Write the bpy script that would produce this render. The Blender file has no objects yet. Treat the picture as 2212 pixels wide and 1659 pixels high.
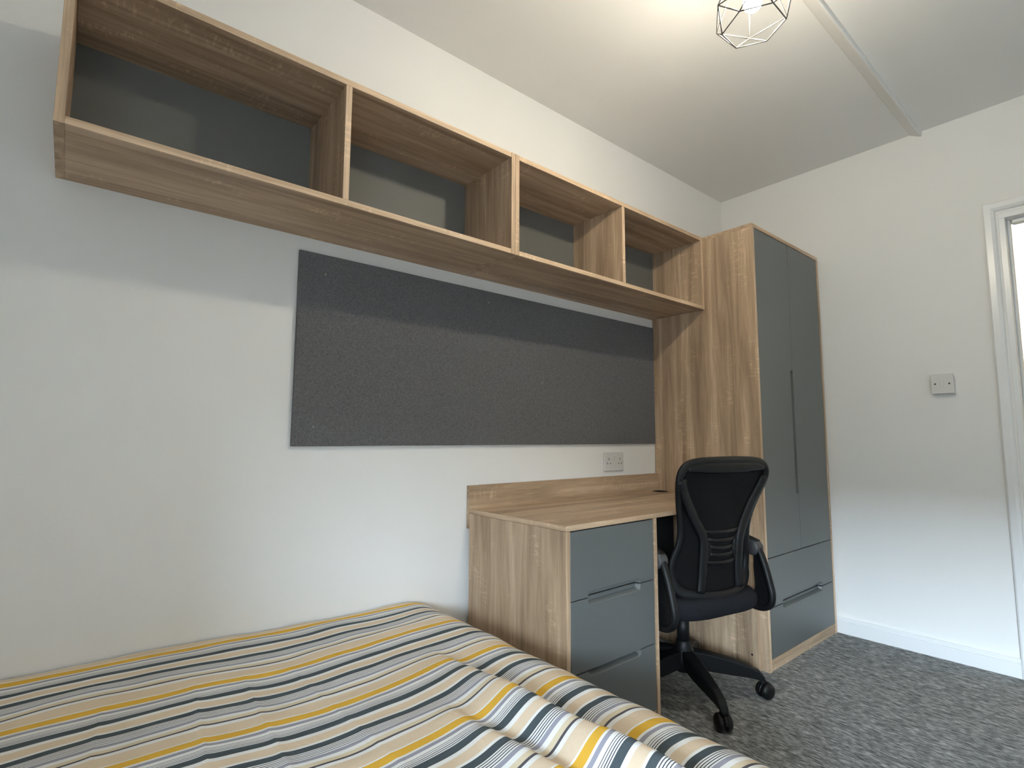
import bpy, bmesh, math, random
from mathutils import Vector, Matrix, noise

random.seed(7)
PI = math.pi
scene = bpy.context.scene
COL = scene.collection

# ------------------------------------------------------------------ camera
F_PX, W_PX = 1147.48, 2212.0
CAM = Vector((-0.0752, -1.7169, 1.0241))
yaw, pitch, roll = 0.8754, 0.1000, 0.0039
fw = Vector((math.cos(pitch) * math.cos(yaw), math.cos(pitch) * math.sin(yaw), math.sin(pitch)))
rt = Vector((math.sin(yaw), -math.cos(yaw), 0))
up = rt.cross(fw)
rt, up = (math.cos(roll) * rt + math.sin(roll) * up), (-math.sin(roll) * rt + math.cos(roll) * up)
cam_data = bpy.data.cameras.new('camera')
cam_data.sensor_fit = 'HORIZONTAL'
cam_data.sensor_width = 36.0
cam_data.lens = F_PX / W_PX * 36.0
cam_data.clip_start = 0.02
cam = bpy.data.objects.new('camera', cam_data)
COL.objects.link(cam)
m = Matrix((rt, up, -fw)).transposed().to_4x4()
m.translation = CAM
cam.matrix_world = m
scene.camera = cam

# ------------------------------------------------------------------ world, light, exposure
SKY = 225.0            # overcast daylight outside the window behind the camera
BULB = 860.0         # emission of the pendant's bulb
HALL = 62.0          # emission of the lamp in the hall
world = bpy.data.worlds.new('overcast')
scene.world = world
world.use_nodes = True
bg = world.node_tree.nodes['Background']
bg.inputs[0].default_value = (0.74, 0.855, 1.02, 1)
bg.inputs[1].default_value = SKY
vs = scene.view_settings
vs.view_transform = 'Standard'
vs.look = 'None'
vs.exposure = 0.27
vs.gamma = 1.0
vs.use_curve_mapping = False
scene.cycles.max_bounces = 14
scene.cycles.diffuse_bounces = 7
scene.cycles.sample_clamp_indirect = 6.0

# room measures (metres): x runs along the desk wall, the desk wall is y = 0, the room lies at y < 0
XE, XL, YF, H = 3.157, -1.05, -3.45, 2.579
WY0, WY1, WZ0, WZ1 = -3.25, -2.10, 0.90, 2.10      # window in the wall behind the camera
# daylight is sampled through the window opening
pl = bpy.data.lights.new('window_daylight_portal', 'AREA')
pl.shape = 'RECTANGLE'; pl.size = WY1 - WY0; pl.size_y = WZ1 - WZ0
pl.cycles.is_portal = True
po = bpy.data.objects.new('window_daylight_portal', pl)
COL.objects.link(po)
po.matrix_world = Matrix(((0, 0, -1, XL - 0.37), (-1, 0, 0, (WY0 + WY1) / 2), (0, 1, 0, (WZ0 + WZ1) / 2), (0, 0, 0, 1)))

# ------------------------------------------------------------------ helpers
class MB:
    """collects boxes, tubes, lathes and sheets; build() links them as ONE mesh object"""
    def __init__(s):
        s.v, s.f, s.sm = [], [], []
    def add(s, vs_, fs_, smooth=False):
        o = len(s.v)
        s.v += [tuple(p) for p in vs_]
        s.f += [tuple(i + o for i in f) for f in fs_]
        s.sm += [smooth] * len(fs_)
        return s
    def box(s, x0, x1, y0, y1, z0, z1):
        x0, x1 = min(x0, x1), max(x0, x1); y0, y1 = min(y0, y1), max(y0, y1); z0, z1 = min(z0, z1), max(z0, z1)
        v = [(x, y, z) for z in (z0, z1) for y in (y0, y1) for x in (x0, x1)]
        return s.add(v, [(0, 2, 3, 1), (4, 5, 7, 6), (0, 1, 5, 4), (2, 6, 7, 3), (0, 4, 6, 2), (1, 3, 7, 5)])
    def prism(s, poly, axis, a, b, smooth=False):
        """poly: 2-D outline, counter-clockwise, extruded along axis from a to b"""
        def mk(p, t):
            return {0: (t, p[0], p[1]), 1: (p[0], t, p[1]), 2: (p[0], p[1], t)}[axis]
        n = len(poly)
        v = [mk(p, a) for p in poly] + [mk(p, b) for p in poly]
        f = [tuple(range(n))[::-1], tuple(range(n, 2 * n))] + [(i, (i + 1) % n, n + (i + 1) % n, n + i) for i in range(n)]
        return s.add(v, f, smooth)
    def lathe(s, prof, c=(0, 0, 0), axis=2, n=24, smooth=True):
        """prof: [(radius, height)...]"""
        v, f = [], []
        for r, h in prof:
            for k in range(n):
                t = 2 * PI * k / n
                p = (r * math.cos(t), r * math.sin(t), h)
                if axis == 0: p = (h, p[0], p[1])
                elif axis == 1: p = (p[1], h, p[0])
                v.append((p[0] + c[0], p[1] + c[1], p[2] + c[2]))
        for i in range(len(prof) - 1):
            for k in range(n):
                f.append((i * n + k, i * n + (k + 1) % n, (i + 1) * n + (k + 1) % n, (i + 1) * n + k))
        f.append(tuple(range(n))[::-1]); f.append(tuple((len(prof) - 1) * n + k for k in range(n)))
        return s.add(v, f, smooth)
    def tube(s, pts, rad, n=8, side=None, closed=False, smooth=True):
        """pts: path; rad: radius, (ra, rb) or a list per point; side: fixed direction of the first radius"""
        P = [Vector(p) for p in pts]; N = len(P)
        v, f = [], []
        last = None
        for i, p in enumerate(P):
            a = P[(i - 1) % N] if (closed or i > 0) else p
            b = P[(i + 1) % N] if (closed or i < N - 1) else p
            t = (b - a).normalized()
            if side is not None: u = Vector(side)
            elif last is not None: u = last
            else: u = Vector((0, 0, 1)) if abs(t.z) < 0.9 else Vector((1, 0, 0))
            u = (u - t * u.dot(t)).normalized(); last = u
            w = t.cross(u)
            r = rad[i] if isinstance(rad, list) else rad
            ra, rb = r if isinstance(r, tuple) else (r, r)
            for k in range(n):
                q = 2 * PI * k / n
                v.append(p + u * ra * math.cos(q) + w * rb * math.sin(q))
        for i in range(N if closed else N - 1):
            j = (i + 1) % N
            for k in range(n):
                f.append((i * n + k, i * n + (k + 1) % n, j * n + (k + 1) % n, j * n + k))
        if not closed:
            f.append(tuple(range(n))[::-1]); f.append(tuple((N - 1) * n + k for k in range(n)))
        return s.add(v, f, smooth)
    def grid(s, fn, nu, nv, smooth=True):
        v = [fn(i / nu, j / nv) for j in range(nv + 1) for i in range(nu + 1)]
        f = [(j * (nu + 1) + i, j * (nu + 1) + i + 1, (j + 1) * (nu + 1) + i + 1, (j + 1) * (nu + 1) + i) for j in range(nv) for i in range(nu)]
        return s.add(v, f, smooth)
    def build(s, name, mat, parent=None, bevel=0.0, world=True, seg=1, edge=None):
        me = bpy.data.meshes.new(name)
        base = BASE.get(parent.name, Vector((0, 0, 0))) if (parent and world) else Vector((0, 0, 0))
        me.from_pydata([tuple(Vector(p) - base) for p in s.v], [], s.f)
        me.polygons.foreach_set('use_smooth', s.sm)
        bm = bmesh.new(); bm.from_mesh(me)
        bmesh.ops.recalc_face_normals(bm, faces=bm.faces)
        bm.to_mesh(me); bm.free()
        me.update()
        o = bpy.data.objects.new(name, me)
        COL.objects.link(o)
        me.materials.append(mat)
        if edge:
            me.materials.append(edge)
            for p in me.polygons:
                if p.normal.y < -.9: p.material_index = 1
        if parent:
            o.parent = parent
            BASE[o.name] = base
        if bevel:
            b = o.modifiers.new('bevel', 'BEVEL'); b.width = bevel; b.segments = seg; b.limit_method = 'ANGLE'; b.angle_limit = 0.7
        return o

BASE = {}
def thing(name, label, cat, loc=(0, 0, 0), rz=0.0, group=None):
    o = bpy.data.objects.new(name, None)
    o.empty_display_size = 0.05
    COL.objects.link(o)
    o.location = loc; o.rotation_euler = (0, 0, rz)
    BASE[o.name] = Vector(loc)
    return tag(o, label, cat, group)
def tag(o, label, cat, group=None):
    o['label'] = label; o['category'] = cat
    if group: o['group'] = group
    return o
def struct(o, label=None):
    o['kind'] = 'structure'
    if label: o['label'] = label
    return o
def sroot(name, loc, label=None):
    o = bpy.data.objects.new(name, None); o.empty_display_size = 0.05
    COL.objects.link(o); o.location = loc; BASE[o.name] = Vector(loc)
    return struct(o, label)

# ------------------------------------------------------------------ materials
def mat_new(name):
    mt = bpy.data.materials.new(name); mt.use_nodes = True
    nt = mt.node_tree
    return mt, nt, nt.nodes, nt.links, nt.nodes['Principled BSDF']
def rgb(c): return (c[0], c[1], c[2], 1)
def plain(name, col, rough=0.5, spec=0.5, metal=0.0, var=0.0, scale=40.0, bump=0.0, bscale=200.0):
    mt, nt, N, L, b = mat_new(name)
    b.inputs['Roughness'].default_value = rough
    b.inputs['Specular IOR Level'].default_value = spec
    b.inputs['Metallic'].default_value = metal
    tc = N.new('ShaderNodeTexCoord')
    nz = N.new('ShaderNodeTexNoise'); nz.inputs['Scale'].default_value = scale; nz.inputs['Detail'].default_value = 4
    L.new(tc.outputs['Object'], nz.inputs['Vector'])
    mr = N.new('ShaderNodeMapRange'); mr.inputs['To Min'].default_value = 1 - var; mr.inputs['To Max'].default_value = 1 + var
    L.new(nz.outputs['Fac'], mr.inputs['Value'])
    mx = N.new('ShaderNodeVectorMath'); mx.operation = 'SCALE'; mx.inputs[0].default_value = col[:3]
    L.new(mr.outputs['Result'], mx.inputs['Scale'])
    L.new(mx.outputs['Vector'], b.inputs['Base Color'])
    if bump:
        n2 = N.new('ShaderNodeTexNoise'); n2.inputs['Scale'].default_value = bscale; n2.inputs['Detail'].default_value = 3
        L.new(tc.outputs['Object'], n2.inputs['Vector'])
        bp = N.new('ShaderNodeBump'); bp.inputs['Strength'].default_value = bump; bp.inputs['Distance'].default_value = 0.002
        L.new(n2.outputs['Fac'], bp.inputs['Height']); L.new(bp.outputs['Normal'], b.inputs['Normal'])
    return mt
def emis(name, col, strength):
    mt, nt, N, L, b = mat_new(name)
    b.inputs['Base Color'].default_value = rgb((0.8, 0.8, 0.8))
    b.inputs['Emission Color'].default_value = rgb(col)
    b.inputs['Emission Strength'].default_value = strength
    return mt

def wood(name, axis, gain=1.0):
    """pale sawn oak laminate, grain along axis"""
    mt, nt, N, L, b = mat_new(name)
    tc = N.new('ShaderNodeTexCoord'); oi = N.new('ShaderNodeObjectInfo')
    off = N.new('ShaderNodeVectorMath'); off.operation = 'SCALE'; off.inputs[0].default_value = (7.3, 5.1, 9.7)
    L.new(oi.outputs['Random'], off.inputs['Scale'])
    ad = N.new('ShaderNodeVectorMath'); ad.operation = 'ADD'
    L.new(tc.outputs['Object'], ad.inputs[0]); L.new(off.outputs['Vector'], ad.inputs[1])
    def nz(along, across, detail, dist, rough=0.55):
        mp = N.new('ShaderNodeMapping')
        sc = [across] * 3; sc[axis] = along
        mp.inputs['Scale'].default_value = sc
        L.new(ad.outputs['Vector'], mp.inputs['Vector'])
        n = N.new('ShaderNodeTexNoise'); n.inputs['Scale'].default_value = 1.0
        n.inputs['Detail'].default_value = detail; n.inputs['Distortion'].default_value = dist; n.inputs['Roughness'].default_value = rough
        L.new(mp.outputs['Vector'], n.inputs['Vector'])
        return n
    big = nz(1.1, 17.0, 5, 0.9)
    rp = N.new('ShaderNodeValToRGB'); e = rp.color_ramp.elements
    e[0].position = 0.30; e[0].color = rgb([c * gain for c in WOOD_D])
    e[1].position = 0.72; e[1].color = rgb([c * gain for c in WOOD_L])
    k = e.new(0.50); k.color = rgb([c * gain for c in WOOD_M])
    L.new(big.outputs['Fac'], rp.inputs['Fac'])
    def mult(src, n, lo, hi, a, c):
        mr = N.new('ShaderNodeMapRange'); mr.inputs['From Min'].default_value = a; mr.inputs['From Max'].default_value = c
        mr.inputs['To Min'].default_value = lo; mr.inputs['To Max'].default_value = hi
        L.new(n, mr.inputs['Value'])
        mx = N.new('ShaderNodeVectorMath'); mx.operation = 'SCALE'
        L.new(src, mx.inputs[0]); L.new(mr.outputs['Result'], mx.inputs['Scale'])
        return mx.outputs['Vector']
    fine = nz(9.0, 330.0, 3, 0.2)
    out = mult(rp.outputs['Color'], fine.outputs['Fac'], 0.84, 1.14, 0.3, 0.7)
    mid = nz(2.6, 75.0, 4, 0.5)
    out = mult(out, mid.outputs['Fac'], 0.86, 1.10, 0.3, 0.7)
    # short saw marks across the grain, in patches
    saw = nz(105.0, 26.0, 2, 0.5); patch = nz(4.5, 12.0, 2, 0.3)
    m1 = N.new('ShaderNodeMapRange'); m1.inputs['From Min'].default_value = 0.52; m1.inputs['From Max'].default_value = 0.70
    L.new(saw.outputs['Fac'], m1.inputs['Value'])
    m2 = N.new('ShaderNodeMapRange'); m2.inputs['From Min'].default_value = 0.53; m2.inputs['From Max'].default_value = 0.66
    L.new(patch.outputs['Fac'], m2.inputs['Value'])
    mm = N.new('ShaderNodeMath'); mm.operation = 'MULTIPLY'
    L.new(m1.outputs['Result'], mm.inputs[0]); L.new(m2.outputs['Result'], mm.inputs[1])
    out = mult(out, mm.outputs['Value'], 1.0, 1.42, 0.0, 1.0)
    L.new(out, b.inputs['Base Color'])
    b.inputs['Roughness'].default_value = 0.48
    b.inputs['Specular IOR Level'].default_value = 0.35
    bp = N.new('ShaderNodeBump'); bp.inputs['Strength'].default_value = 0.15; bp.inputs['Distance'].default_value = 0.001
    L.new(fine.outputs['Fac'], bp.inputs['Height']); L.new(bp.outputs['Normal'], b.inputs['Normal'])
    return mt
WOOD_D, WOOD_M, WOOD_L = (0.255, 0.172, 0.110), (0.400, 0.281, 0.183), (0.555, 0.410, 0.283)
WX, WYm, WZ = wood('oak_grain_x', 0), wood('oak_grain_y', 1), wood('oak_grain_z', 2)
EDX, EDY, EDZ = wood('oak_edge_band_x', 0, 1.3), wood('oak_edge_band_y', 1, 1.15), wood('oak_edge_band_z', 2, 1.3)

def carpet_mat():
    mt, nt, N, L, b = mat_new('grey_fleck_carpet')
    tc = N.new('ShaderNodeTexCoord')
    def nz(sx, sy, d):
        mp = N.new('ShaderNodeMapping'); mp.inputs['Scale'].default_value = (sx, sy, 1)
        L.new(tc.outputs['Object'], mp.inputs['Vector'])
        n = N.new('ShaderNodeTexNoise'); n.inputs['Scale'].default_value = 1; n.inputs['Detail'].default_value = d; n.inputs['Roughness'].default_value = 0.65
        n.inputs['Distortion'].default_value = 0.4
        L.new(mp.outputs['Vector'], n.inputs['Vector']); return n
    a = nz(150, 34, 4); c = nz(48, 12, 3)
    mx = N.new('ShaderNodeMath'); mx.operation = 'MULTIPLY_ADD'; mx.inputs[1].default_value = 0.72
    m2 = N.new('ShaderNodeMath'); m2.operation = 'MULTIPLY'; m2.inputs[1].default_value = 0.28
    L.new(c.outputs['Fac'], m2.inputs[0]); L.new(a.outputs['Fac'], mx.inputs[0]); L.new(m2.outputs['Value'], mx.inputs[2])
    rp = N.new('ShaderNodeValToRGB'); e = rp.color_ramp.elements
    e[0].position = 0.37; e[0].color = rgb((0.065, 0.068, 0.070))
    e[1].position = 0.64; e[1].color = rgb((0.46, 0.465, 0.46))
    k = e.new(0.50); k.color = rgb((0.195, 0.20, 0.20))
    L.new(mx.outputs['Value'], rp.inputs['Fac']); L.new(rp.outputs['Color'], b.inputs['Base Color'])
    b.inputs['Roughness'].default_value = 0.95; b.inputs['Specular IOR Level'].default_value = 0.1
    bp = N.new('ShaderNodeBump'); bp.inputs['Strength'].default_value = 0.7; bp.inputs['Distance'].default_value = 0.004
    L.new(mx.outputs['Value'], bp.inputs['Height']); L.new(bp.outputs['Normal'], b.inputs['Normal'])
    return mt
def felt_mat():
    mt, nt, N, L, b = mat_new('charcoal_felt')
    tc = N.new('ShaderNodeTexCoord')
    def nz(s, d):
        mp = N.new('ShaderNodeMapping'); mp.inputs['Scale'].default_value = s
        L.new(tc.outputs['Object'], mp.inputs['Vector'])
        n = N.new('ShaderNodeTexNoise'); n.inputs['Scale'].default_value = 1; n.inputs['Detail'].default_value = d
        L.new(mp.outputs['Vector'], n.inputs['Vector']); return n
    a = nz((160, 200, 420), 3); c = nz((420, 200, 160), 3)
    ad = N.new('ShaderNodeMath'); ad.operation = 'ADD'
    L.new(a.outputs['Fac'], ad.inputs[0]); L.new(c.outputs['Fac'], ad.inputs[1])
    rp = N.new('ShaderNodeValToRGB'); e = rp.color_ramp.elements
    e[0].position = 0.40; e[0].color = rgb((0.082, 0.080, 0.083)); e[1].position = 0.60; e[1].color = rgb((0.132, 0.130, 0.133))
    hf = N.new('ShaderNodeMath'); hf.operation = 'MULTIPLY'; hf.inputs[1].default_value = 0.5
    L.new(ad.outputs['Value'], hf.inputs[0]); L.new(hf.outputs['Value'], rp.inputs['Fac']); L.new(rp.outputs['Color'], b.inputs['Base Color'])
    b.inputs['Roughness'].default_value = 0.9; b.inputs['Specular IOR Level'].default_value = 0.15
    b.inputs['Sheen Weight'].default_value = 0.1
    bp = N.new('ShaderNodeBump'); bp.inputs['Strength'].default_value = 0.25; bp.inputs['Distance'].default_value = 0.001
    L.new(hf.outputs['Value'], bp.inputs['Height']); L.new(bp.outputs['Normal'], b.inputs['Normal'])
    return mt
def stripe_mat():
    """cotton with printed stripes; the stripes follow the cloth through its UV map"""
    mt, nt, N, L, b = mat_new('striped_cotton')
    MU, WH, LV, DK, BE, TN = (0.62, 0.36, 0.045), (0.78, 0.78, 0.77), (0.30, 0.30, 0.36), (0.062, 0.080, 0.092), (0.67, 0.54, 0.40), (0.65, 0.56, 0.41)
    TH, PN = (0.085, 0.08, 0.095), (0.05, 0.06, 0.085)
    uv = N.new('ShaderNodeUVMap'); uv.uv_map = 'cloth'
    sp = N.new('ShaderNodeSeparateXYZ'); L.new(uv.outputs['UV'], sp.inputs['Vector'])
    fr = N.new('ShaderNodeMath'); fr.operation = 'FRACT'; L.new(sp.outputs['Y'], fr.inputs[0])
    def pins(a, c, first):
        n = 9; out = []
        for i in range(n):
            q = (i // 2) * 2 + (1.25 if i % 2 else 0)
            out.append((a + (c - a) * q / (n + .25), (WH if i % 2 == 0 else PN)))
        return out
    A = [(0, MU), (.081, WH), (.104, LV), (.143, WH)] + pins(.166, .256, 0) + [(.256, DK), (.329, WH), (.372, BE), (.468, WH)]
    B = [(.495, DK)] + pins(.561, .656, 0) + [(.656, LV), (.693, WH), (.735, TN), (.783, TH), (.806, WH), (.846, BE), (.984, WH)]
    def ramp(st, lo, hi):
        r = N.new('ShaderNodeValToRGB'); cr = r.color_ramp; cr.interpolation = 'CONSTANT'
        while len(cr.elements) > 1: cr.elements.remove(cr.elements[-1])
        for i, (p, c) in enumerate(st):
            q = (p - lo) / (hi - lo)
            el = cr.elements[0] if i == 0 else cr.elements.new(q)
            el.position = q; el.color = rgb(c)
        mr = N.new('ShaderNodeMapRange'); mr.inputs['From Min'].default_value = lo; mr.inputs['From Max'].default_value = hi
        L.new(fr.outputs['Value'], mr.inputs['Value']); L.new(mr.outputs['Result'], r.inputs['Fac'])
        return r
    ra, rb = ramp(A, 0, .495), ramp(B, .495, 1)
    gt = N.new('ShaderNodeMath'); gt.operation = 'GREATER_THAN'; gt.inputs[1].default_value = .495
    L.new(fr.outputs['Value'], gt.inputs[0])
    mx = N.new('ShaderNodeMix'); mx.data_type = 'RGBA'
    L.new(gt.outputs['Value'], mx.inputs['Factor']); L.new(ra.outputs['Color'], mx.inputs['A']); L.new(rb.outputs['Color'], mx.inputs['B'])
    L.new(mx.outputs['Result'], b.inputs['Base Color'])
    b.inputs['Roughness'].default_value = 0.85; b.inputs['Specular IOR Level'].default_value = 0.2
    tc = N.new('ShaderNodeTexCoord')
    n2 = N.new('ShaderNodeTexNoise'); n2.inputs['Scale'].default_value = 38; n2.inputs['Detail'].default_value = 5; n2.inputs['Distortion'].default_value = 1.0
    L.new(tc.outputs['Object'], n2.inputs['Vector'])
    bp = N.new('ShaderNodeBump'); bp.inputs['Strength'].default_value = 0.32; bp.inputs['Distance'].default_value = 0.005
    L.new(n2.outputs['Fac'], bp.inputs['Height']); L.new(bp.outputs['Normal'], b.inputs['Normal'])
    return mt
def glass_mat():
    mt = bpy.data.materials.new('window_glass'); mt.use_nodes = True
    nt = mt.node_tree; nt.nodes.clear()
    o = nt.nodes.new('ShaderNodeOutputMaterial'); t = nt.nodes.new('ShaderNodeBsdfTransparent'); g = nt.nodes.new('ShaderNodeBsdfGlossy')
    g.inputs['Roughness'].default_value = 0.02; t.inputs[0].default_value = (0.93, 0.96, 0.95, 1)
    mx = nt.nodes.new('ShaderNodeMixShader'); mx.inputs[0].default_value = 0.06
    nt.links.new(t.outputs[0], mx.inputs[1]); nt.links.new(g.outputs[0], mx.inputs[2]); nt.links.new(mx.outputs[0], o.inputs[0])
    return mt
def blind_mat(name='blind_cloth', solid=0.28):
    mt = bpy.data.materials.new(name); mt.use_nodes = True
    nt = mt.node_tree; nt.nodes.clear()
    o = nt.nodes.new('ShaderNodeOutputMaterial'); t = nt.nodes.new('ShaderNodeBsdfTranslucent'); d = nt.nodes.new('ShaderNodeBsdfDiffuse')
    t.inputs[0].default_value = (0.82, 0.80, 0.76, 1); d.inputs[0].default_value = (0.8, 0.79, 0.77, 1)
    mx = nt.nodes.new('ShaderNodeMixShader'); mx.inputs[0].default_value = solid
    nt.links.new(t.outputs[0], mx.inputs[1]); nt.links.new(d.outputs[0], mx.inputs[2]); nt.links.new(mx.outputs[0], o.inputs[0])
    return mt
M_WALL = plain('white_emulsion', (0.80, 0.795, 0.785), 0.85, 0.2, var=0.012, scale=2.5, bump=0.12, bscale=160)
M_CEIL = plain('white_ceiling_paint', (0.77, 0.765, 0.755), 0.9, 0.2, var=0.015, scale=2.0, bump=0.15, bscale=90)
M_GLOSS = plain('white_gloss_paint', (0.80, 0.81, 0.82), 0.28, 0.5, var=0.01, scale=30, bump=0.05, bscale=300)
M_CREAM = plain('cream_hall_paint', (0.80, 0.76, 0.62), 0.8, 0.2, var=0.01)
M_SLATE = plain('slate_grey_satin', (0.110, 0.117, 0.114), 0.42, 0.45, var=0.02, scale=6, bump=0.03, bscale=500)
M_BACK = plain('slate_grey_backing', (0.118, 0.116, 0.105), 0.55, 0.35, var=0.03, scale=8)
M_KNEE_SHADE = plain('knee_hole_shade', (0.012, 0.012, 0.012), 0.8, 0.15)  # near-black colour stands in for the shade under the desk
M_DARK = plain('dark_gap', (0.02, 0.02, 0.02), 0.9, 0.1)
M_BLACK = plain('black_plastic', (0.0045, 0.0048, 0.0056), 0.48, 0.26, var=0.1, scale=60, bump=0.15, bscale=600)
M_MESH = plain('black_mesh_fabric', (0.006, 0.006, 0.0065), 0.9, 0.1, var=0.2, scale=500, bump=0.4, bscale=900)
M_SEAT = plain('black_seat_fabric', (0.010, 0.0105, 0.013), 0.9, 0.12, var=0.2, scale=300, bump=0.4, bscale=700)
M_GREYP = plain('dark_grey_plastic', (0.045, 0.045, 0.047), 0.45, 0.5)
M_WHITEP = plain('white_plastic', (0.66, 0.65, 0.64), 0.35, 0.5, var=0.01)
M_SLOT = plain('slot_dark', (0.03, 0.028, 0.028), 0.8, 0.2)
M_STEEL = plain('brushed_steel', (0.55, 0.55, 0.55), 0.35, 0.5, metal=1.0, var=0.05)
M_DKSTEEL = plain('dark_steel', (0.05, 0.05, 0.05), 0.4, 0.5, metal=0.6)
M_WIRE = plain('dark_lamp_wire', (0.10, 0.095, 0.09), 0.35, 0.6, metal=0.3)
M_MATT = plain('mattress_ticking', (0.7, 0.7, 0.68), 0.9, 0.2, var=0.03)
M_BASE = plain('grey_bed_base_fabric', (0.12, 0.12, 0.125), 0.9, 0.2, var=0.1, scale=200)
M_CURT = blind_mat('added_curtain_cloth', 0.6)
M_PIN = plain('grey_screw', (0.22, 0.21, 0.20), 0.5, 0.3)
M_BRICK = plain('neighbouring_render', (0.22, 0.20, 0.18), 0.9, 0.2, var=0.15, scale=3)
M_GRASS = plain('yard_paving', (0.16, 0.16, 0.15), 0.9, 0.2, var=0.2, scale=4)
M_CARPET, M_FELT, M_STRIPE, M_GLASS = carpet_mat(), felt_mat(), stripe_mat(), glass_mat()

# ------------------------------------------------------------------ the room
T = 0.018
HX = XE + 0.13                              # hall side of the end wall
DY0, DY1, DZ = -2.14, -1.339, 2.060         # structural door opening in the end wall
struct(MB().box(XL - .40, HX, YF - .2, 0.2, -0.12, 0).build('floor', M_CARPET), 'grey flecked carpet with short light and dark streaks')
struct(MB().box(XL - .40, HX, YF - .2, 0.2, H, H + .12).build('ceiling', M_CEIL), 'white painted ceiling')
struct(MB().box(XL - .40, HX, 0, 0.15, 0, H).build('wall_back', M_WALL), 'long white wall behind the desk and bed')
struct(MB().box(XL - .40, HX, YF - .15, YF, 0, H).build('wall_front', M_WALL))
struct(MB().box(XL - .40, XL, YF, 0, 0, WZ0).box(XL - .40, XL, YF, 0, WZ1, H).box(XL - .40, XL, YF, WY0, WZ0, WZ1).box(XL - .40, XL, WY1, 0, WZ0, WZ1).build('wall_left', M_WALL))
struct(MB().box(XE, HX, DY1, 0, 0, H).box(XE, HX, YF, DY0, 0, H).box(XE, HX, DY0, DY1, DZ, H).build('wall_right', M_WALL), 'white end wall with the doorway and light switch')

# skirting board with a beaded top
sk = [(0, 0), (-.016, 0), (-.016, .060), (-.008, .063), (-.008, .067), (-.013, .070), (-.012, .078), (-.006, .081), (0, .081)]
struct(MB().prism([(XE + a, b) for a, b in sk][::-1], 1, -1.2865, -0.002).build('baseboard_right', M_GLOSS), 'white painted skirting board along the end wall')

# window behind the camera
win = sroot('window_1', (XL - .38, (WY0 + WY1) / 2, WZ0))
wx0, wx1 = XL - .37, XL - .30
fr = MB()
for a, b, c, d in ((WY0, WY1, WZ0, WZ0 + .06), (WY0, WY1, WZ1 - .06, WZ1), (WY0, WY0 + .06, WZ0 + .06, WZ1 - .06), (WY1 - .06, WY1, WZ0 + .06, WZ1 - .06), ((WY0 + WY1) / 2 - .035, (WY0 + WY1) / 2 + .035, WZ0 + .06, WZ1 - .06)):
    fr.box(wx0, wx1, a, b, c, d)
fr.build('window_frame', M_GLOSS, win)
for a, b in ((WY0 + .06, (WY0 + WY1) / 2 - .035), ((WY0 + WY1) / 2 + .035, WY1 - .06)):
    MB().box(XL - .34, XL - .334, a, b, WZ0 + .06, WZ1 - .06).build('pane', M_GLASS, win)
MB().box(XL - .30, XL + .04, WY0 - .03, WY1 + .03, WZ0 - .0, WZ0 + .022).build('window_sill', M_GLOSS, win)
# roller blind, half down
rb_ = thing('roller_blind', 'white roller blind pulled half down over the window behind the bed end', 'blind', (XL - .15, (WY0 + WY1) / 2, WZ1))
BLZ = 1.42
MB().box(XL - .151, XL - .150, WY0 + .01, WY1 - .01, BLZ, WZ1 - .03).build('blind_cloth', blind_mat(), rb_)
MB().tube([(XL - .150, WY0 + .005, WZ1 - .025), (XL - .150, WY1 - .005, WZ1 - .025)], .022, n=14).build('roller', M_WHITEP, rb_)
MB().box(XL - .156, XL - .145, WY0 + .01, WY1 - .01, BLZ - .02, BLZ).build('bottom_bar', M_WHITEP, rb_)
# gathered drape and pole, added to block daylight from the desk wall's left
cu = thing('added_curtain_pole', 'white curtain pole put in above the window in the wall behind the bed', 'pole', (XL + .11, (WY0 + WY1) / 2, WZ1 + .12))
MB().tube([(XL + .11, WY0 - .18, WZ1 + .12), (XL + .11, WY1 + .30, WZ1 + .12)], .014, n=14).build('rod', M_WHITEP, cu)
for y in (WY0 - .16, WY1 + .28):
    MB().box(XL, XL + .11, y - .008, y + .008, WZ1 + .105, WZ1 + .135).build('bracket', M_WHITEP, cu)
for y0, y1 in ((WY1 - .01, WY1 + .25),):
    def cpt(u, v_):
        ph = u * 2 * PI * 4.5
        return (XL + .11 + (.075 + .02 * v_) * math.sin(ph), y0 + (y1 - y0) * u + .012 * math.cos(ph), WZ1 + .10 - v_ * (WZ1 - .02))
    co_ = MB().grid(cpt, 120, 12).build('added_curtain', M_CURT)
    tag(co_, 'thin white curtain put in beside the window to block daylight', 'added_curtain')
# outdoors: paved yard and the neighbouring house across it
struct(MB().box(-30, XL - .40, -25, 20, -.6, -.5).build('floor_yard', M_GRASS))
struct(MB().box(-10, -9, -25, 20, -.5, 2.5).build('wall_opposite', M_BRICK))

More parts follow.
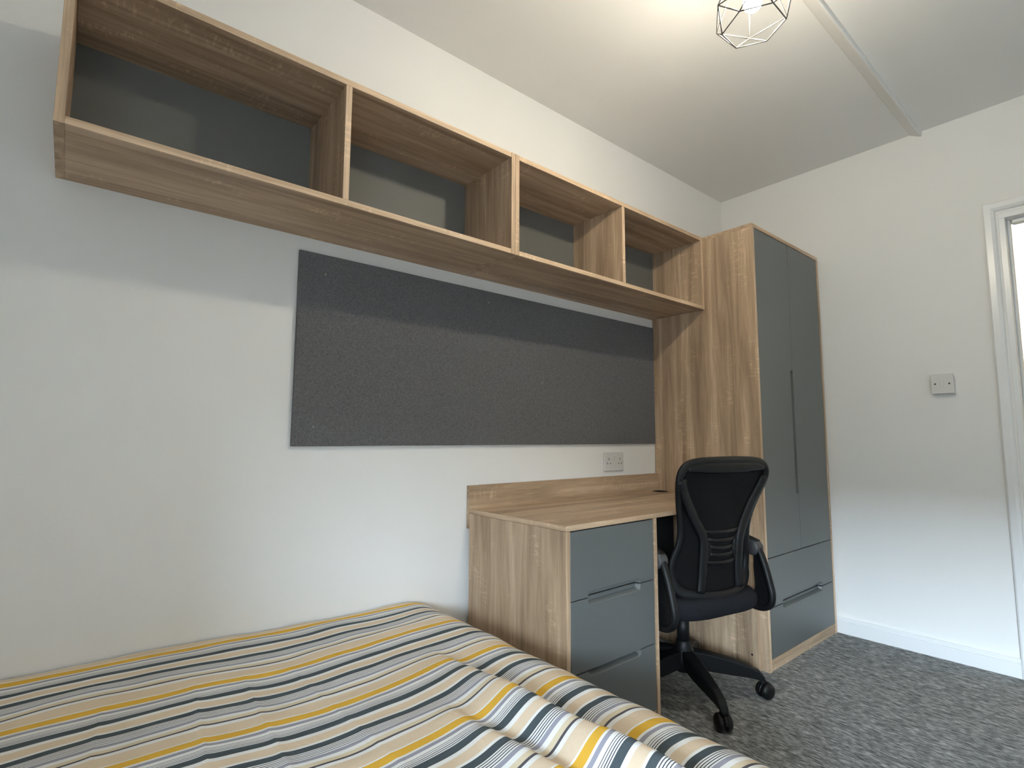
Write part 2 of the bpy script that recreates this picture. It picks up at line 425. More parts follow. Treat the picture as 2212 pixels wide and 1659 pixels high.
# hall beyond the doorway
HXE, HY0, HY1 = 4.75, -4.8, 0.3
struct(MB().box(HX, HXE + .1, HY0, HY1, -.12, 0).build('floor_hall', M_CARPET))
struct(MB().box(HX, HXE + .1, HY0, HY1, H, H + .1).build('ceiling_hall', M_CEIL))
struct(MB().box(HXE, HXE + .1, HY0, HY1, 0, H).box(HX, HXE, HY1, HY1 + .1, 0, H).box(HX, HXE, HY0 - .1, HY0, 0, H).box(HX - .1, HX, HY0, YF - .15, 0, H).build('wall_hall', M_CREAM), 'cream hall wall seen through the doorway')
hl = thing('hall_ceiling_lamp', 'round flush lamp on the hall ceiling beyond the doorway', 'lamp', (4.2, -2.97, H))
MB().lathe([(0.15, -.005), (0.15, -.03), (0.14, -.035)], (4.2, -2.97, H), n=28).build('rim', M_WHITEP, hl)
MB().lathe([(0.135, -.036), (0.125, -.07), (0.09, -.095), (0.03, -.105)], (4.2, -2.97, H), n=28).build('diffuser', emis('hall_lamp_glow', (1.0, 0.86, 0.62), HALL), hl)

# doorway: architrave (trim_1), lining, stop, strike plate and the leaf folded back into the room
AO, AI, AT, AH = -1.287, -1.330, 2.114, 2.071
tr = sroot('trim_1', (XE, AO, 0), 'white architrave around the doorway')
prof = [(XE, 0.0), (XE - .014, 0.0), (XE - .018, .006), (XE - .018, .028), (XE - .013, .038), (XE - .008, .043), (XE, .043)]
# left jamb board: profile swept up; mitred under the head board
def arch(side):
    if side == 'jamb':
        v, n = [], len(prof)
        for z0 in (0, 1):
            for x, q in prof:
                v.append((x, AO - q, 0 if z0 == 0 else AT - q))
        return v, n
    if side == 'head':
        v, n = [], len(prof)
        for k in (0, 1):
            for x, q in prof:
                v.append((x, (AO - q) if k == 0 else (DY0 - .052 + q), AT - q))
        return v, n
    v, n = [], len(prof)
    for z0 in (0, 1):
        for x, q in prof:
            v.append((x, DY0 - .052 + q, 0 if z0 == 0 else AT - q))
    return v, n
for side in ('jamb', 'head', 'far'):
    v, n = arch(side)
    f = [tuple(range(n)), tuple(range(n, 2 * n))] + [(i, (i + 1) % n, n + (i + 1) % n, n + i) for i in range(n)]
    MB().add(v, f).build('architrave_board', M_GLOSS, tr)
dr = sroot('door_1', (XE, DY1, 0), 'white door frame with the door folded back')
MB().box(XE - .002, HX + .002, DY1 - .022, DY1 + .001, 0, DZ - .026).box(XE - .002, HX + .002, DY0 - .001, DY0 + .026, 0, DZ - .026).box(XE - .002, HX + .002, DY0 - .001, DY1 + .001, DZ - .026, DZ).build('door_lining', M_GLOSS, dr, bevel=.002)
MB().box(XE + .045, XE + .085, DY1 - .032, DY1 - .022, 0, DZ - .026).box(XE + .045, XE + .085, DY0 + .026, DY0 + .040, 0, DZ - .026).box(XE + .045, XE + .085, DY0 + .040, DY1 - .040, DZ - .045, DZ - .026).build('door_stop', M_GLOSS, dr, bevel=.002)
MB().box(XE + .004, XE + .030, DY1 - .025, DY1 - .0225, .935, 1.055).build('strike_plate', M_DKSTEEL, dr)
lf = MB().box(XE - .76, XE - .01, DY0 - .012, DY0 + .028, .006, 2.02).build('door_leaf', M_GLOSS, dr, bevel=.002)
MB().box(XE - .72, XE - .68, DY0 + .028, DY0 + .034, .95, 1.13).tube([(XE - .70, DY0 + .034, 1.05), (XE - .70, DY0 + .075, 1.05), (XE - .69, DY0 + .082, 1.05), (XE - .59, DY0 + .082, 1.05)], .009).build('handle', M_STEEL, lf)

# surface trunking that carries the pendant's cable across the ceiling
tag(MB().prism([(-1.034, H), (-1.038, H - .004), (-1.080, H - .027), (-1.084, H - .025), (-1.085, H)][::-1], 0, 1.40, XE).build('cable_trunking', M_CEIL, bevel=.002), 'narrow white cable trunking running along the ceiling to the end wall', 'trunking')

# ------------------------------------------------------------------ wall shelves
ZB, ZT, SD, BK = 1.6688, 2.045, 0.3186, -0.0278
def shelf_unit(x0, x1, xd, label):
    t = thing('wall_shelf', label, 'shelf', ((x0 + x1) / 2, -SD / 2, ZB), group='oak wall shelf boxes')
    MB().box(x0, x0 + T, -SD, 0, ZB, ZT).build('side_panel', WZ, t, bevel=.0008, edge=EDZ)
    MB().box(x1 - T, x1, -SD, 0, ZB, ZT).build('side_panel', WZ, t, bevel=.0008, edge=EDZ)
    MB().box(x0 + T, x1 - T, -SD + .0008, 0, ZT - T - .001, ZT - .001).build('top_panel', WX, t, bevel=.0008, edge=EDX)
    MB().box(x0 + T, x1 - T, -SD + .0008, 0, ZB + .0005, ZB + T).build('bottom_panel', WX, t, bevel=.0008, edge=EDX)
    MB().box(xd, xd + T, -SD + .001, BK, ZB + T, ZT - T - .001).build('divider', WZ, t, bevel=.0008, edge=EDZ)
    for a, b in ((x0 + T, xd), (xd + T, x1 - T)):
        MB().box(a, b, BK, BK + .006, ZB + T, ZT - T - .001).build('back_panel', M_BACK, t)
    return t
XW, XW2, DW, HW = 2.3578, 3.132, 0.5744, 2.045
shelf_unit(-.1399, 1.1045, .4729, 'long two-bay oak wall shelf with grey backs, hung above the bed')
shelf_unit(1.1055, XW - .001, 1.7103, 'two-bay oak wall shelf with grey backs, hung above the desk beside the wardrobe')

# ------------------------------------------------------------------ wardrobe
def front(name, x0, x1, z0, z1, yf, parent, notches=(), thick=.026, depth=.019):
    """door or drawer front (faces -y); notches: (edge, a, b, size, flare) finger grooves routed into an edge"""
    def outline(fl):
        pts = []
        def edge(e, p0, p1, rev):
            pts.append(p0)
            for (ed, a, b, sz) in notches:
                if ed != e: continue
                a2, b2, s2 = a + fl * .8, b - fl * .8, sz - fl * (.25 if e == 'bottom' else .9)
                r = min(.012, s2 * .8)
                seq = [(a2, 0.0)] + [(a2 + r * (1 - math.cos(q)), s2 - r + r * math.sin(q)) for q in (0, PI / 6, PI / 3, PI / 2)] \
                    + [(b2 - r * (1 - math.cos(q)), s2 - r + r * math.sin(q)) for q in (PI / 2, PI / 3, PI / 6, 0)] + [(b2, 0.0)]
                if rev: seq = seq[::-1]
                for u, d in seq:
                    if e == 'bottom': pts.append((u, z0 + d))
                    if e == 'top': pts.append((u, z1 - d))
                    if e == 'right': pts.append((x1 - d, u))
        edge('bottom', (x0, z0), (x1, z0), False)
        edge('right', (x1, z0), (x1, z1), False)
        edge('top', (x1, z1), (x0, z1), True)
        pts.append((x0, z1))
        return pts
    A, B = outline(0.0), outline(.010)
    n = len(A); mb = MB()
    v = [(x, yf, z) for x, z in A] + [(x, yf + depth, z) for x, z in B]
    f = [tuple(range(n))[::-1], tuple(range(n, 2 * n))] + [(i, (i + 1) % n, n + (i + 1) % n, n + i) for i in range(n)]
    mb.add(v, f)
    mb.box(x0 + .0003, x1 - .0003, yf + depth, yf + thick, z0 + .0003, z1 - .0003)
    return mb.build(name, M_SLATE, parent, bevel=.0012)
wd = thing('wardrobe', 'tall oak wardrobe with two slate grey doors over two drawers', 'wardrobe', ((XW + XW2) / 2, -DW / 2, 0))
MB().box(XW, XW + T, -DW, -.003, 0, HW - T).build('side_panel', WZ, wd, bevel=.0008, edge=EDZ)
MB().box(XW2 - T, XW2, -DW, -.003, 0, HW - T).build('side_panel', WZ, wd, bevel=.0008, edge=EDZ)
MB().box(XW, XW2, -DW, -.003, HW - T, HW).build('top_panel', WX, wd, bevel=.0008, edge=EDX)
MB().box(XW + T, XW2 - T, -DW + .004, -DW + .022, 0, .0493).build('plinth', WX, wd, bevel=.0008)
MB().box(XW + T, XW2 - T, -.012, -.006, .05, HW - T).build('back_panel', M_BACK, wd)
for z in (.0493, .474):
    MB().box(XW + T, XW2 - T, -DW + .030, -.014, z, z + .014).build('inner_shelf', WX, wd)
g = .0025
ia, ib = XW + T + g, XW2 - T - g
sp_ = 2.737
WF = -DW + .0015
front('door', ia, sp_ - .0015, .4843 + .002, HW - T - g, WF, wd, [('right', .750, 1.368, .024)])
front('door', sp_ + .0015, ib, .4843 + .002, HW - T - g, WF, wd)
front('drawer', ia, ib, .268 + .002, .4843 - .002, WF, wd, [('bottom', 2.512, 2.968, .020)])
front('drawer', ia, ib, .0493 + .003, .268 - .002, WF, wd, [('top', 2.512, 2.968, .020)])

# ------------------------------------------------------------------ desk with drawers
DX0, DD, WT, WB = 1.1308, 0.5354, 0.750, 0.7332
XD = 1.6016
dk = thing('desk', 'oak built-in desk with a stack of three slate grey drawers', 'desk', ((DX0 + XW) / 2, -DD / 2, 0))
# worktop with the cable hole
def top_with_hole():
    cx, cy, r = 2.29, -.078, .034
    bm = MB()
    x0, x1, y0, y1 = DX0, XW - .001, -DD, -.0185
    n = 32
    def rect_pt(t):
        dx, dy = math.cos(t), math.sin(t)
        k = 1e9
        if dx > 1e-9: k = min(k, (x1 - cx) / dx)
        if dx < -1e-9: k = min(k, (x0 - cx) / dx)
        if dy > 1e-9: k = min(k, (y1 - cy) / dy)
        if dy < -1e-9: k = min(k, (y0 - cy) / dy)
        return (cx + dx * k, cy + dy * k)
    ts = [2 * PI * i / n for i in range(n)] + [math.atan2(y - cy, x - cx) % (2 * PI) for x in (x0, x1) for y in (y0, y1)]
    ts = sorted(set(round(t, 6) for t in ts)); n = len(ts)
    v = []
    for z in (WT, WB):
        v += [(cx + r * math.cos(t), cy + r * math.sin(t), z) for t in ts]
        v += [(*rect_pt(t), z) for t in ts]
    f = []
    for i in range(n):
        j = (i + 1) % n
        f += [(i, j, n + j, n + i), (2 * n + i, 3 * n + i, 3 * n + j, 2 * n + j), (n + i, n + j, 3 * n + j, 3 * n + i), (i, 2 * n + i, 2 * n + j, j)]
    return bm.add(v, f), (cx, cy, r)
tb, hole = top_with_hole()
wt = tb.build('worktop', WX, dk, bevel=.001, edge=EDX)
wt.data.materials.append(EDY)
for p in wt.data.polygons:
    if p.normal.x < -.9: p.material_index = 2
gm = MB()
gm.lathe([(hole[2] - .0005, -.02), (hole[2] - .0005, .0005), (hole[2] + .005, .0005), (hole[2] + .005, .002), (hole[2] - .004, .0025), (hole[2] - .006, -.002)], (hole[0], hole[1], WT), n=32)
gm.build('cable_grommet', M_BLACK, dk)
MB().box(DX0, XW - .001, -.018, -.0005, .6755, .8371).build('upstand', WX, dk, bevel=.0008)
MB().box(DX0, DX0 + T, -DD, -.0195, 0, WB - .0005).build('side_panel', WZ, dk, bevel=.0008, edge=EDZ)
MB().box(XD - T, XD, -DD, -.0195, 0, WB - .0005).build('side_panel', WZ, dk, bevel=.0008, edge=EDZ)
ep = MB().box(XW - .0195, XW - .0015, -DD, -.0195, 0, WB - .0005).build('end_panel', WZ, dk, bevel=.0008, edge=EDZ)
MB().lathe([(.0045, 0), (.0045, .0012), (.003, .0018)], (XW - .0195, -.504, .064), axis=0, n=12).build('screw_cap', M_WHITEP, ep)
MB().box(XD, XW - .0195, -.118, -.100, .20, WB - .0005).build('modesty_panel', M_KNEE_SHADE, dk, bevel=.0008)  # shade of the knee hole is painted into this panel's colour
MB().box(DX0 + T, XD - T, -DD + .006, -DD + .022, 0, .072).build('plinth', WX, dk, bevel=.0008)
MB().box(DX0 + T, XD - T, -.04, -.034, .07, WB - .001).build('back_panel', M_BACK, dk)
da, db = DX0 + T + .003, XD - T - .003
DF = -DD + .0015
front('drawer', da, db, .5177 + .0015, WB - .004, DF, dk, [('bottom', 1.231, 1.500, .017)])
front('drawer', da, db, .2973 + .0015, .5177 - .0015, DF, dk, [('top', 1.231, 1.500, .021)])
front('drawer', da, db, .0740, .2973 - .0015, DF, dk, [('top', 1.231, 1.500, .018)])

# ------------------------------------------------------------------ pinboard
pb = thing('pinboard', 'charcoal grey fabric pinboard on the wall above the desk', 'pinboard', ((.4596 + XW) / 2, -.006, .9935))
MB().box(.4596, XW - .006, -.0125, -.0005, .9935, 1.6218).build('felt_panel', M_FELT, pb, bevel=.0025, seg=2)
for px_, pz_ in ((.545, 1.555), (.525, 1.055), (1.52, 1.265), (1.22, 1.575)):
    MB().lathe([(.0035, 0), (.003, -.0012), (.001, -.0018)], (px_, -.0125, pz_), axis=1, n=10).build('screw', M_PIN, pb)

# ------------------------------------------------------------------ socket and switch
so = thing('wall_socket', 'white double power socket on the wall above the desk', 'socket', (2.010, 0, .8595))
sx0, sx1, sz0, sz1 = 1.937, 2.083, .861, .953
MB().box(sx0, sx1, -.010, 0, sz0, sz1).build('face_plate', M_WHITEP, so, bevel=.004, seg=3)
cxs, czs = (sx0 + sx1) / 2, (sz0 + sz1) / 2
for s in (-1, 1):
    MB().box(cxs + s * .010 - .0065, cxs + s * .010 + .0065, -.013, -.009, czs + .006, czs + .027).build('rocker_switch', M_WHITEP, so, bevel=.001)
    oc = cxs + s * .042
    for q, (a, b, w, h) in enumerate(((0, .013, .004, .008), (-.011, -.009, .0065, .004), (.011, -.009, .0065, .004))):
        MB().box(oc + a - w / 2, oc + a + w / 2, -.0106, -.008, czs + b - h / 2, czs + b + h / 2).build('pin_slot', M_SLOT, so)
    MB().lathe([(.003, -.0085), (.003, -.0108), (.002, -.0112)], (cxs + s * .0605, 0, czs), axis=1, n=10).build('screw', M_STEEL, so)
sw = thing('light_switch', 'white square light switch box on the end wall beside the doorway', 'switch', (XE, -1.092, 1.245))
MB().box(XE - .022, XE, -1.136, -1.052, 1.240, 1.326).build('back_box', M_WHITEP, sw, bevel=.002)
MB().box(XE - .031, XE - .022, -1.138, -1.050, 1.240, 1.334).build('face_plate', M_WHITEP, sw, bevel=.003, seg=2)
MB().box(XE - .0345, XE - .0305, -1.1005, -1.0875, 1.273, 1.301).build('rocker_switch', M_WHITEP, sw, bevel=.001)
for y in (-1.121, -1.067):
    MB().lathe([(.004, -.0295), (.004, -.0315), (.002, -.0322)], (XE, y, 1.287), axis=0, n=12).build('screw', M_GREYP, sw)

# ------------------------------------------------------------------ pendant lamp
LX, LY = 1.3333, -1.085
ld = thing('pendant_lamp', 'black wire geometric cage pendant lamp with a lit bulb', 'lamp', (LX, LY, H))
rings = {}
for nm, r, z, o in (('lower', .0827, 2.1773, 0), ('upper', .1085, 2.2251, .5), ('top', .024, 2.405, .5)):
    rings[nm] = [Vector((LX + r * math.cos(-5.2203 - (i + o) * PI / 3), LY + r * math.sin(-5.2203 - (i + o) * PI / 3), z - .018 * r * math.sin(-5.2203 - (i + o) * PI / 3))) for i in range(6)]
edges = []
for i in range(6):
    j = (i + 1) % 6
    edges += [(rings['lower'][i], rings['lower'][j]), (rings['upper'][i], rings['upper'][j]), (rings['top'][i], rings['top'][j]),
              (rings['lower'][i], rings['upper'][i]), (rings['lower'][j], rings['upper'][i]), (rings['upper'][i], rings['top'][i])]
cage = thing_cage = MB()
for a, b in edges:
    cage.tube([a, b], .0018, n=6)
cage_o = cage.build('wire_cage', M_WIRE, ld)
MB().lathe([(.030, 2.400), (.030, 2.408), (.020, 2.412), (.019, 2.450), (.008, 2.462)], (LX, LY, 0), n=20).lathe([(.018, 2.318), (.020, 2.322), (.020, 2.40)], (LX, LY, 0), n=20).build('lamp_holder', M_BLACK, ld)
MB().tube([(LX, LY, 2.46), (LX, LY, H - .03)], .0035, n=8).build('cord', M_BLACK, ld)
MB().lathe([(.05, H), (.05, H - .01), (.042, H - .022), (.012, H - .032)], (LX, LY, 0), n=28).build('ceiling_rose', M_WHITEP, ld)
MB().lathe([(.004, 2.226), (.014, 2.229), (.022, 2.237), (.0255, 2.250), (.0245, 2.263), (.0215, 2.275)], (LX, LY, 0), n=20).build('bulb', emis('warm_bulb', (1.0, 0.90, 0.70), BULB), ld)

MB().lathe([(.0222, 2.2755), (.0215, 2.280), (.016, 2.300), (.0135, 2.317)], (LX, LY, 0), n=20).build('bulb_base', M_WHITEP, ld)

# ------------------------------------------------------------------ bed and duvet
BX0, BX1, BY0, BY1 = -.95, .975, -1.36, -.03
bed = thing('bed', 'double bed beside the long wall under the striped duvet', 'bed', ((BX0 + BX1) / 2, (BY0 + BY1) / 2, 0))
MB().box(BX0, BX1 - .02, BY0 + .02, BY1 - .01, .06, .24).build('bed_base', M_BASE, bed, bevel=.012, seg=2)
MB().box(BX0 + .005, BX1 - .03, BY0 + .03, BY1 - .02, .2405, .395).build('mattress', M_MATT, bed, bevel=.035, seg=4)
for x in (BX0 + .1, BX1 - .12):
    for y in (BY0 + .1, BY1 - .1):
        MB().lathe([(.022, 0), (.028, .0605)], (x, y, 0), n=16).build('leg', M_BLACK, bed)

ZTOP = .458
def nz3(x, y, s, seed):
    return noise.noise(Vector((x * s + seed, y * s - seed * 1.7, seed * .37)))
def smooth(a, b, t):
    t = max(0.0, min(1.0, (t - a) / (b - a))); return t * t * (3 - 2 * t)
RF, XEND = .17, 1.020       # rounded foot edge
RS, YEND = .10, -1.405      # rounded free side
def cloth_height(x, y):
    h = 0.010 * nz3(x, y, 2.2, 3) + 0.005 * nz3(x, y, 6.0, 9) + 0.0022 * nz3(x * .6, y * 1.2, 19.0, 5)
    h += .024 * smooth(.5, -.25, x) * smooth(-.45, 0, y)
    # fold across the foot of the bed: slow rise, crest at x = .705, short drop beyond
    xr = .708 + .012 * nz3(0, y, 3.0, 21)
    amp = (.042 * smooth(-.36, -.90, y)) * (1 + .25 * nz3(0, y, 5.0, 31))
    d = x - xr
    prof = math.exp(-(d / .068) ** 2) if d < 0 else math.exp(-(d / .016) ** 2)
    h += amp * prof
    h -= .45 * amp * math.exp(-((d - .045) / .035) ** 2)
    # second, lower fold this side of it
    a2 = .016 * smooth(-.62, -.95, y)
    d2 = x - (.585 - .06 * (y + 1.0) + .02 * nz3(0, y, 4.0, 41))
    h += a2 * (math.exp(-(d2 / .05) ** 2) if d2 < 0 else math.exp(-(d2 / .018) ** 2)) - .5 * a2 * math.exp(-((d2 - .035) / .03) ** 2)
    # sharp creases from folding in the packet
    for cx_, sl, am in ((.150, .10, .0035), (.262, .06, .0035), (.40, -.05, .002), (-.02, .12, .0025)):
        dd_ = x - (cx_ + sl * (y + .6))
        h += am * math.exp(-abs(dd_) / .011) * smooth(-.15, -.4, y)
    return h
def cloth_point(s, t):
    """s: distance along x in the flat cloth, t: distance from the wall"""
    def wrap(q, end, r):
        """flat up to end - r, then a quarter round, then hanging: (horizontal, drop)"""
        a = end - r
        if q <= a: return q, 0.0
        ang = (q - a) / r
        if ang < PI / 2: return a + r * math.sin(ang), r * (1 - math.cos(ang))
        return end, r + (q - a - r * PI / 2)
    x, dzx = wrap(s, XEND, RF)
    y_, dzy = wrap(t, -YEND, RS)
    y = -y_
    k = 1.0 - smooth(.0, .12, max(dzx, dzy))
    h = cloth_height(x, y) * (.35 + .65 * k)
    # sideways waver of the cloth
    wy = .009 * nz3(s, t, 2.6, 55) + .005 * nz3(s, t, 7.0, 66)
    wall = smooth(0, .06, t)
    wy -= .045 * math.exp(-((s - .42) / .30) ** 2) * smooth(0, .25, t) * (1 - .6 * smooth(.55, .9, t))
    z = ZTOP + h - max(dzx, dzy) - .25 * min(dzx, dzy)
    ripple = smooth(.12, .3, max(dzx, dzy)) * .012 * math.sin((t if dzx > dzy else s) * 21 + 2 * nz3(s, t, 3, 8))
    if dzx > dzy: x += ripple
    elif dzy > 0: y += ripple
    z -= .006 * (1 - smooth(0, .04, t))
    return Vector((x, min(-.006, y + wy * wall - .006), max(.09, z)))
S0, S1, T0, T1 = -.93, XEND - RF + RF * PI / 2 + .20, 0.0, -YEND - RS + RS * PI / 2 + .22
NS, NT_ = 420, 330
PERIOD, PHASE = .252, .012
dv_me = bpy.data.meshes.new('striped_duvet')
vv, ff, uvv = [], [], []
for j in range(NT_ + 1):
    t = T0 + (T1 - T0) * j / NT_
    for i in range(NS + 1):
        s = S0 + (S1 - S0) * i / NS
        vv.append(cloth_point(s, t))
        uvv.append((s, (t - .030 * (1 - smooth(.03, .24, t)) - PHASE) / PERIOD + 5))
for j in range(NT_):
    for i in range(NS):
        a = j * (NS + 1) + i
        ff.append((a, a + NS + 1, a + NS + 2, a + 1))
dbase = Vector(((BX0 + BX1) / 2, (BY0 + BY1) / 2, .40))
dv_me.from_pydata([tuple(p - dbase) for p in vv], [], ff)
ul = dv_me.uv_layers.new(name='cloth')
for lp in dv_me.loops:
    ul.data[lp.index].uv = uvv[lp.vertex_index]
dv_me.polygons.foreach_set('use_smooth', [True] * len(ff))
dv_me.update()
dv_me.materials.append(M_STRIPE)
dv = bpy.data.objects.new('striped_duvet', dv_me)
COL.objects.link(dv); dv.location = dbase
tag(dv, 'duvet striped mustard, beige, white, lavender and charcoal spread over the bed', 'duvet')

# ------------------------------------------------------------------ office chair (local: faces +y, origin on the floor)
CHX, CHY, CHR = 1.917, -.429, math.radians(-12)
ch = thing('office_chair', 'black mesh-backed swivel office chair pushed up to the desk', 'chair', (CHX, CHY, 0), CHR)
def cb(mb, name, mat, parent=ch, bevel=0.0, seg=1):
    return mb.build(name, mat, parent, bevel=bevel, world=False, seg=seg)
a0 = math.radians(-121.4) - CHR
cb(MB().lathe([(.030, .085), (.044, .095), (.046, .165), (.034, .176), (.028, .20), (.028, .205)], n=24), 'hub', M_BLACK)
cb(MB().lathe([(.025, .20), (.025, .30), (.015, .301), (.015, .345)], n=20), 'gas_column', M_BLACK)
for k in range(5):
    th = a0 + k * 2 * PI / 5
    ux, uy = math.cos(th), math.sin(th)
    def at(r, z, off=0.0): return (ux * r - uy * off, uy * r + ux * off, z)
    # leg: tapering hollow-looking arm, arched, with a turned-down tip
    st = [(.030, .172, .105, .026), (.10, .163, .092, .024), (.18, .145, .084, .021), (.25, .124, .078, .018), (.288, .106, .070, .017), (.304, .086, .066, .015), (.310, .070, .062, .012)]
    v, f = [], []
    for r, zt, zb, w in st:
        v += [at(r, zb, -w * .75), at(r, zb, w * .75), at(r, zt - .006, w), at(r, zt, w * .72), at(r, zt, -w * .72), at(r, zt - .006, -w)]
    for i in range(len(st) - 1):
        for q in range(6):
            f.append((i * 6 + q, i * 6 + (q + 1) % 6, (i + 1) * 6 + (q + 1) % 6, (i + 1) * 6 + q))
    f += [tuple(range(6)), tuple((len(st) - 1) * 6 + q for q in range(6))]
    cb(MB().add(v, f), 'leg', M_BLACK, bevel=.003, seg=2)
    # caster: hood, stem and two wheels, each swivelled its own way
    cs = Vector(at(.300, 0))
    sw_a = [0.95, -0.35, 2.1, 1.2, -0.23][k] - CHR
    dx, dy = math.cos(sw_a), math.sin(sw_a)          # rolling direction
    axv = Vector((-dy, dx, 0))
    cc = cs + Vector((dx, dy, 0)) * (.018 if k == 4 else .010)
    R = .030
    hood = MB()
    hp = []
    for q in range(11):
        ang = math.radians(-20 + 200 * q / 10)
        hp.append((math.cos(ang), math.sin(ang)))
    v = []
    for side in (-.006, .006):
        for (c_, s_) in hp:
            p = cc + Vector((dx, dy, 0)) * (c_ * (R + .004)) + axv * side; v.append((p.x, p.y, R + s_ * (R + .004)))
    n = len(hp)
    hood.add(v, [tuple(range(n)), tuple(range(n, 2 * n))] + [(i, (i + 1) % n, n + (i + 1) % n, n + i) for i in range(n)])
    hood.lathe([(.010, .050), (.010, .075)], (cs.x, cs.y, 0), n=12)
    co = cb(hood, 'caster', M_BLACK, bevel=.002)
    for side in (-1, 1):
        w = MB(); v, f = [], []
        prof_w = [(0.0, .030), (.012, .030), (.021, .0275), (.0285, .022), (.030, .017), (.030, .0085), (.027, .0075), (0.0, .0075)]
        nn = 24
        for r, off in prof_w:
            for q in range(nn):
                an = 2 * PI * q / nn
                p = cc + Vector((dx, dy, 0)) * (r * math.cos(an)) + axv * (off * side)
                v.append((p.x, p.y, R + r * math.sin(an)))
        for i in range(len(prof_w) - 1):
            for q in range(nn):
                f.append((i * nn + q, i * nn + (q + 1) % nn, (i + 1) * nn + (q + 1) % nn, (i + 1) * nn + q))
        w.add(v, f, True)
        cb(w, 'wheel', M_BLACK, co)
# mechanism under the seat and its lever
cb(MB().box(-.09, .09, -.10, .12, .322, .352).box(-.05, .05, -.17, -.10, .335, .357), 'tilt_mechanism', M_BLACK, bevel=.006, seg=2)
cb(MB().tube([(.05, -.02, .336), (.15, -.055, .330), (.185, -.065, .322), (.205, -.07, .318)], [.006, .006, .008, .011], n=10), 'height_lever', M_BLACK)
# seat cushion: rounded slab with a waterfall front
def seat_pt(u, v_):
    a = 2 * PI * u
    c_, s_ = math.cos(a), math.sin(a)
    e = .42
    sx = math.copysign(abs(c_) ** e, c_); sy = math.copysign(abs(s_) ** e, s_)
    # v_: 0 bottom centre -> 1 top centre
    if v_ < .3: k, z = v_ / .3 * .9, 0.0
    elif v_ < .7: q = (v_ - .3) / .4 * PI; k, z = .9 + .1 * math.sin(q), .5 - .5 * math.cos(q)
    else: k, z = (1 - v_) / .3 * .9, 1.0
    x, y = .232 * sx * k, .006 + .240 * sy * k
    zz = .358 + .075 * z + (.012 * z * (1 - k) if z > .5 else 0)
    zz -= .03 * max(0, (y - .15) / .1) ** 2
    return (x, y, zz)
sm = MB().grid(seat_pt, 48, 30)
cb(sm, 'seat', M_SEAT)
# backrest: local y of the surface at (x, z); it leans back and its sides come forward
def yb(x, z):
    base = -.212 - .045 * smooth(.45, .95, z)
    side = 1.55 * x * x * (1 - smooth(.66, .92, z) * .85)
    return base + side
outer = [(0, .940), (.09, .939), (.16, .935), (.205, .924), (.229, .902), (.234, .872), (.224, .83), (.207, .78), (.190, .73), (.180, .68), (.182, .63), (.197, .58), (.202, .54), (.197, .50), (.182, .466), (.150, .445), (.09, .434), (0, .430)]
loop = [(x, z) for x, z in outer] + [(-x, z) for x, z in outer[-2:0:-1]]
def dense(path, n, closed):
    """Catmull-Rom resampling"""
    out = []; N = len(path)
    for i in range(N if closed else N - 1):
        p = [path[(i + d) % N] if closed else path[max(0, min(N - 1, i + d))] for d in (-1, 0, 1, 2)]
        for k in range(n):
            t = k / n
            out.append(tuple(.5 * (2 * p[1][c] + (p[2][c] - p[0][c]) * t + (2 * p[0][c] - 5 * p[1][c] + 4 * p[2][c] - p[3][c]) * t * t + (3 * p[1][c] - p[0][c] - 3 * p[2][c] + p[3][c]) * t ** 3) for c in range(2)))
    if not closed: out.append(path[-1])
    return out
fm = MB()
L_ = dense(loop, 3, True)
rads = []
for x, z in L_:
    w = .016
    if z < .50: w = .023
    rads.append((.011, w))
fm.tube([(x, yb(x, z), z) for x, z in L_], rads, n=10, side=(0, 1, 0), closed=True)
for s in (-1, 1):
    arm = [(.226, .872), (.206, .83), (.172, .775), (.138, .72), (.108, .672), (.097, .632), (.096, .58), (.098, .50), (.104, .450)]
    A_ = dense([(s * x, z) for x, z in arm], 3, False)
    fm.tube([(x, yb(x, z) - .002, z) for x, z in A_], [(.010, .021)] * len(A_), n=10, side=(0, 1, 0))
cb(fm, 'back_frame', M_BLACK)
# header pad across the top of the frame
hd = [(-.205, .910), (-.15, .918), (-.08, .919), (0, .919), (.08, .919), (.15, .918), (.205, .910)]
H_ = dense(hd, 4, False)
cb(MB().tube([(x, yb(x, z) + .002, z) for x, z in H_], [(.013, .010 + .018 * (1 - abs(x / .215) ** 3)) for x, z in H_], n=12, side=(0, 1, 0)), 'headband', M_BLACK)
# mesh stretched on the front of the frame
mp_ = MB()
half = dense(outer, 3, False)
rows = [(x * .985, z) for x, z in half]
def mesh_pt(u, v_):
    i = v_ * (len(rows) - 1); a = int(min(len(rows) - 2, math.floor(i))); q = i - a
    x = rows[a][0] * (1 - q) + rows[a + 1][0] * q; z = rows[a][1] * (1 - q) + rows[a + 1][1] * q
    xx = x * (2 * u - 1)
    return (xx, yb(xx, z) + .013, z)
mp_.grid(mesh_pt, 16, 52)
mo = cb(mp_, 'back_mesh', M_MESH)
so_ = mo.modifiers.new('thick', 'SOLIDIFY'); so_.thickness = .004; so_.offset = 1
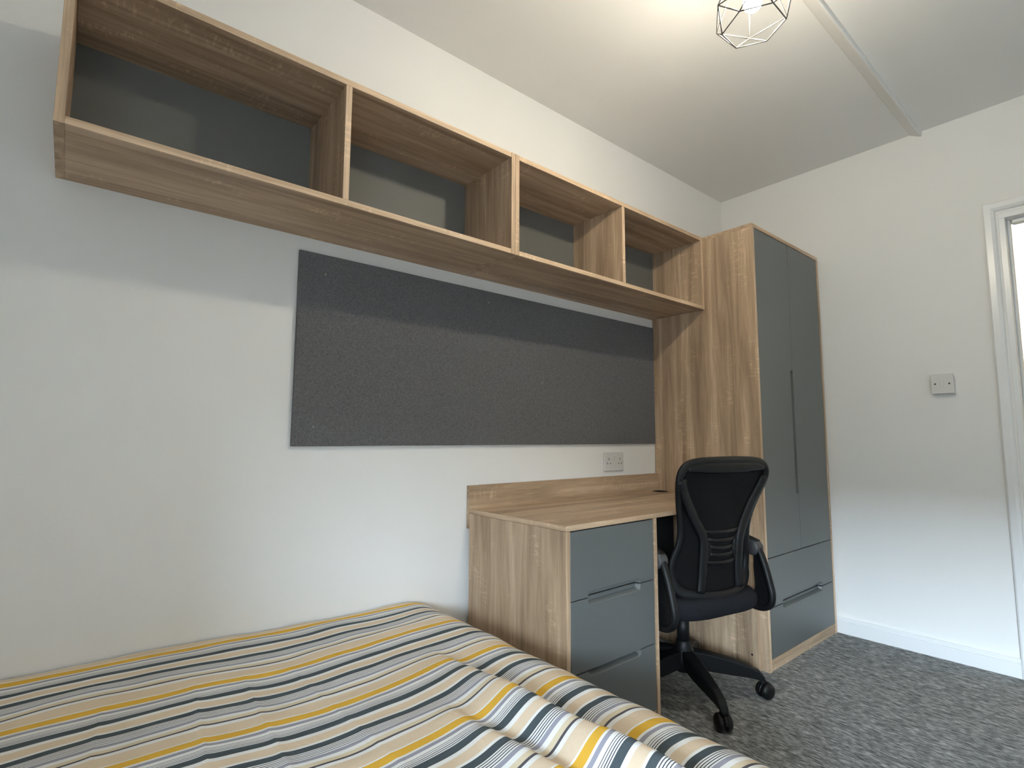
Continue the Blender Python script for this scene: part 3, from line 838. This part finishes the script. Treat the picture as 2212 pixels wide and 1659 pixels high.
# lumbar support: ladder of slats behind the mesh, with two wings
lm = MB()
for z, w in ((.672, .125), (.640, .085), (.612, .072), (.585, .072), (.556, .095)):
    lm.tube([(-w, yb(w, z) + .008, z + .006), (-w * .5, yb(w * .5, z) + .004, z), (0, yb(0, z) + .003, z - .002), (w * .5, yb(w * .5, z) + .004, z), (w, yb(w, z) + .008, z + .006)], (.004, .008), n=8, side=(0, 1, 0))
for s in (-1, 1):
    pth = [(s * .125, .682), (s * .088, .650), (s * .070, .612), (s * .074, .580), (s * .105, .545)]
    lm.tube([(x, yb(x, z) + .005, z) for x, z in dense(pth, 3, False)], (.005, .012), n=8, side=(0, 1, 0))
cb(lm, 'lumbar_support', M_BLACK)
# bar that joins the backrest to the mechanism
cb(MB().tube([(0, yb(0, .44) + .006, .438), (0, -.212, .41), (0, -.205, .375), (0, -.16, .350)], [(.008, .032)] * 4, n=10, side=(0, 1, 0)), 'back_bracket', M_BLACK)
# arms: curved side bracket, pivot and pad
for s in (-1, 1):
    xa = s * .262
    pa = [(-.150, .598), (-.176, .560), (-.196, .510), (-.214, .450), (-.224, .400), (-.214, .362), (-.180, .342), (-.130, .340), (-.09, .352)]
    D_ = dense(pa, 4, False)
    br = MB().tube([(xa, y, z) for y, z in D_], [(.016, .013)] * len(D_), n=10, side=(1, 0, 0))
    # web of the bracket, set inside its rim
    webp = [(-.150, .585), (-.176, .550), (-.196, .505), (-.214, .450), (-.222, .400), (-.212, .366), (-.180, .347), (-.130, .347), (-.150, .42), (-.145, .50)]
    br.prism(webp, 0, xa - .005, xa + .005)
    br.tube([(xa, -.10, .350), (s * .20, -.06, .347), (s * .08, -.03, .343)], (.010, .022), n=8)
    ar = cb(br, 'armrest', M_BLACK)
    cb(MB().lathe([(.026, xa - .022), (.030, xa - .016), (.030, xa + .016), (.026, xa + .022)], (0, -.150, .575), axis=0, n=24), 'pivot', M_GREYP, ar)
    pd = MB().tube([(xa, -.165, .600), (xa, -.12, .607), (xa, -.03, .610), (xa, .06, .607), (xa, .095, .600)], [(.010, .018), (.013, .026), (.013, .030), (.012, .028), (.008, .016)], n=12, side=(0, 0, 1))
    cb(pd, 'arm_pad', M_BLACK, ar)
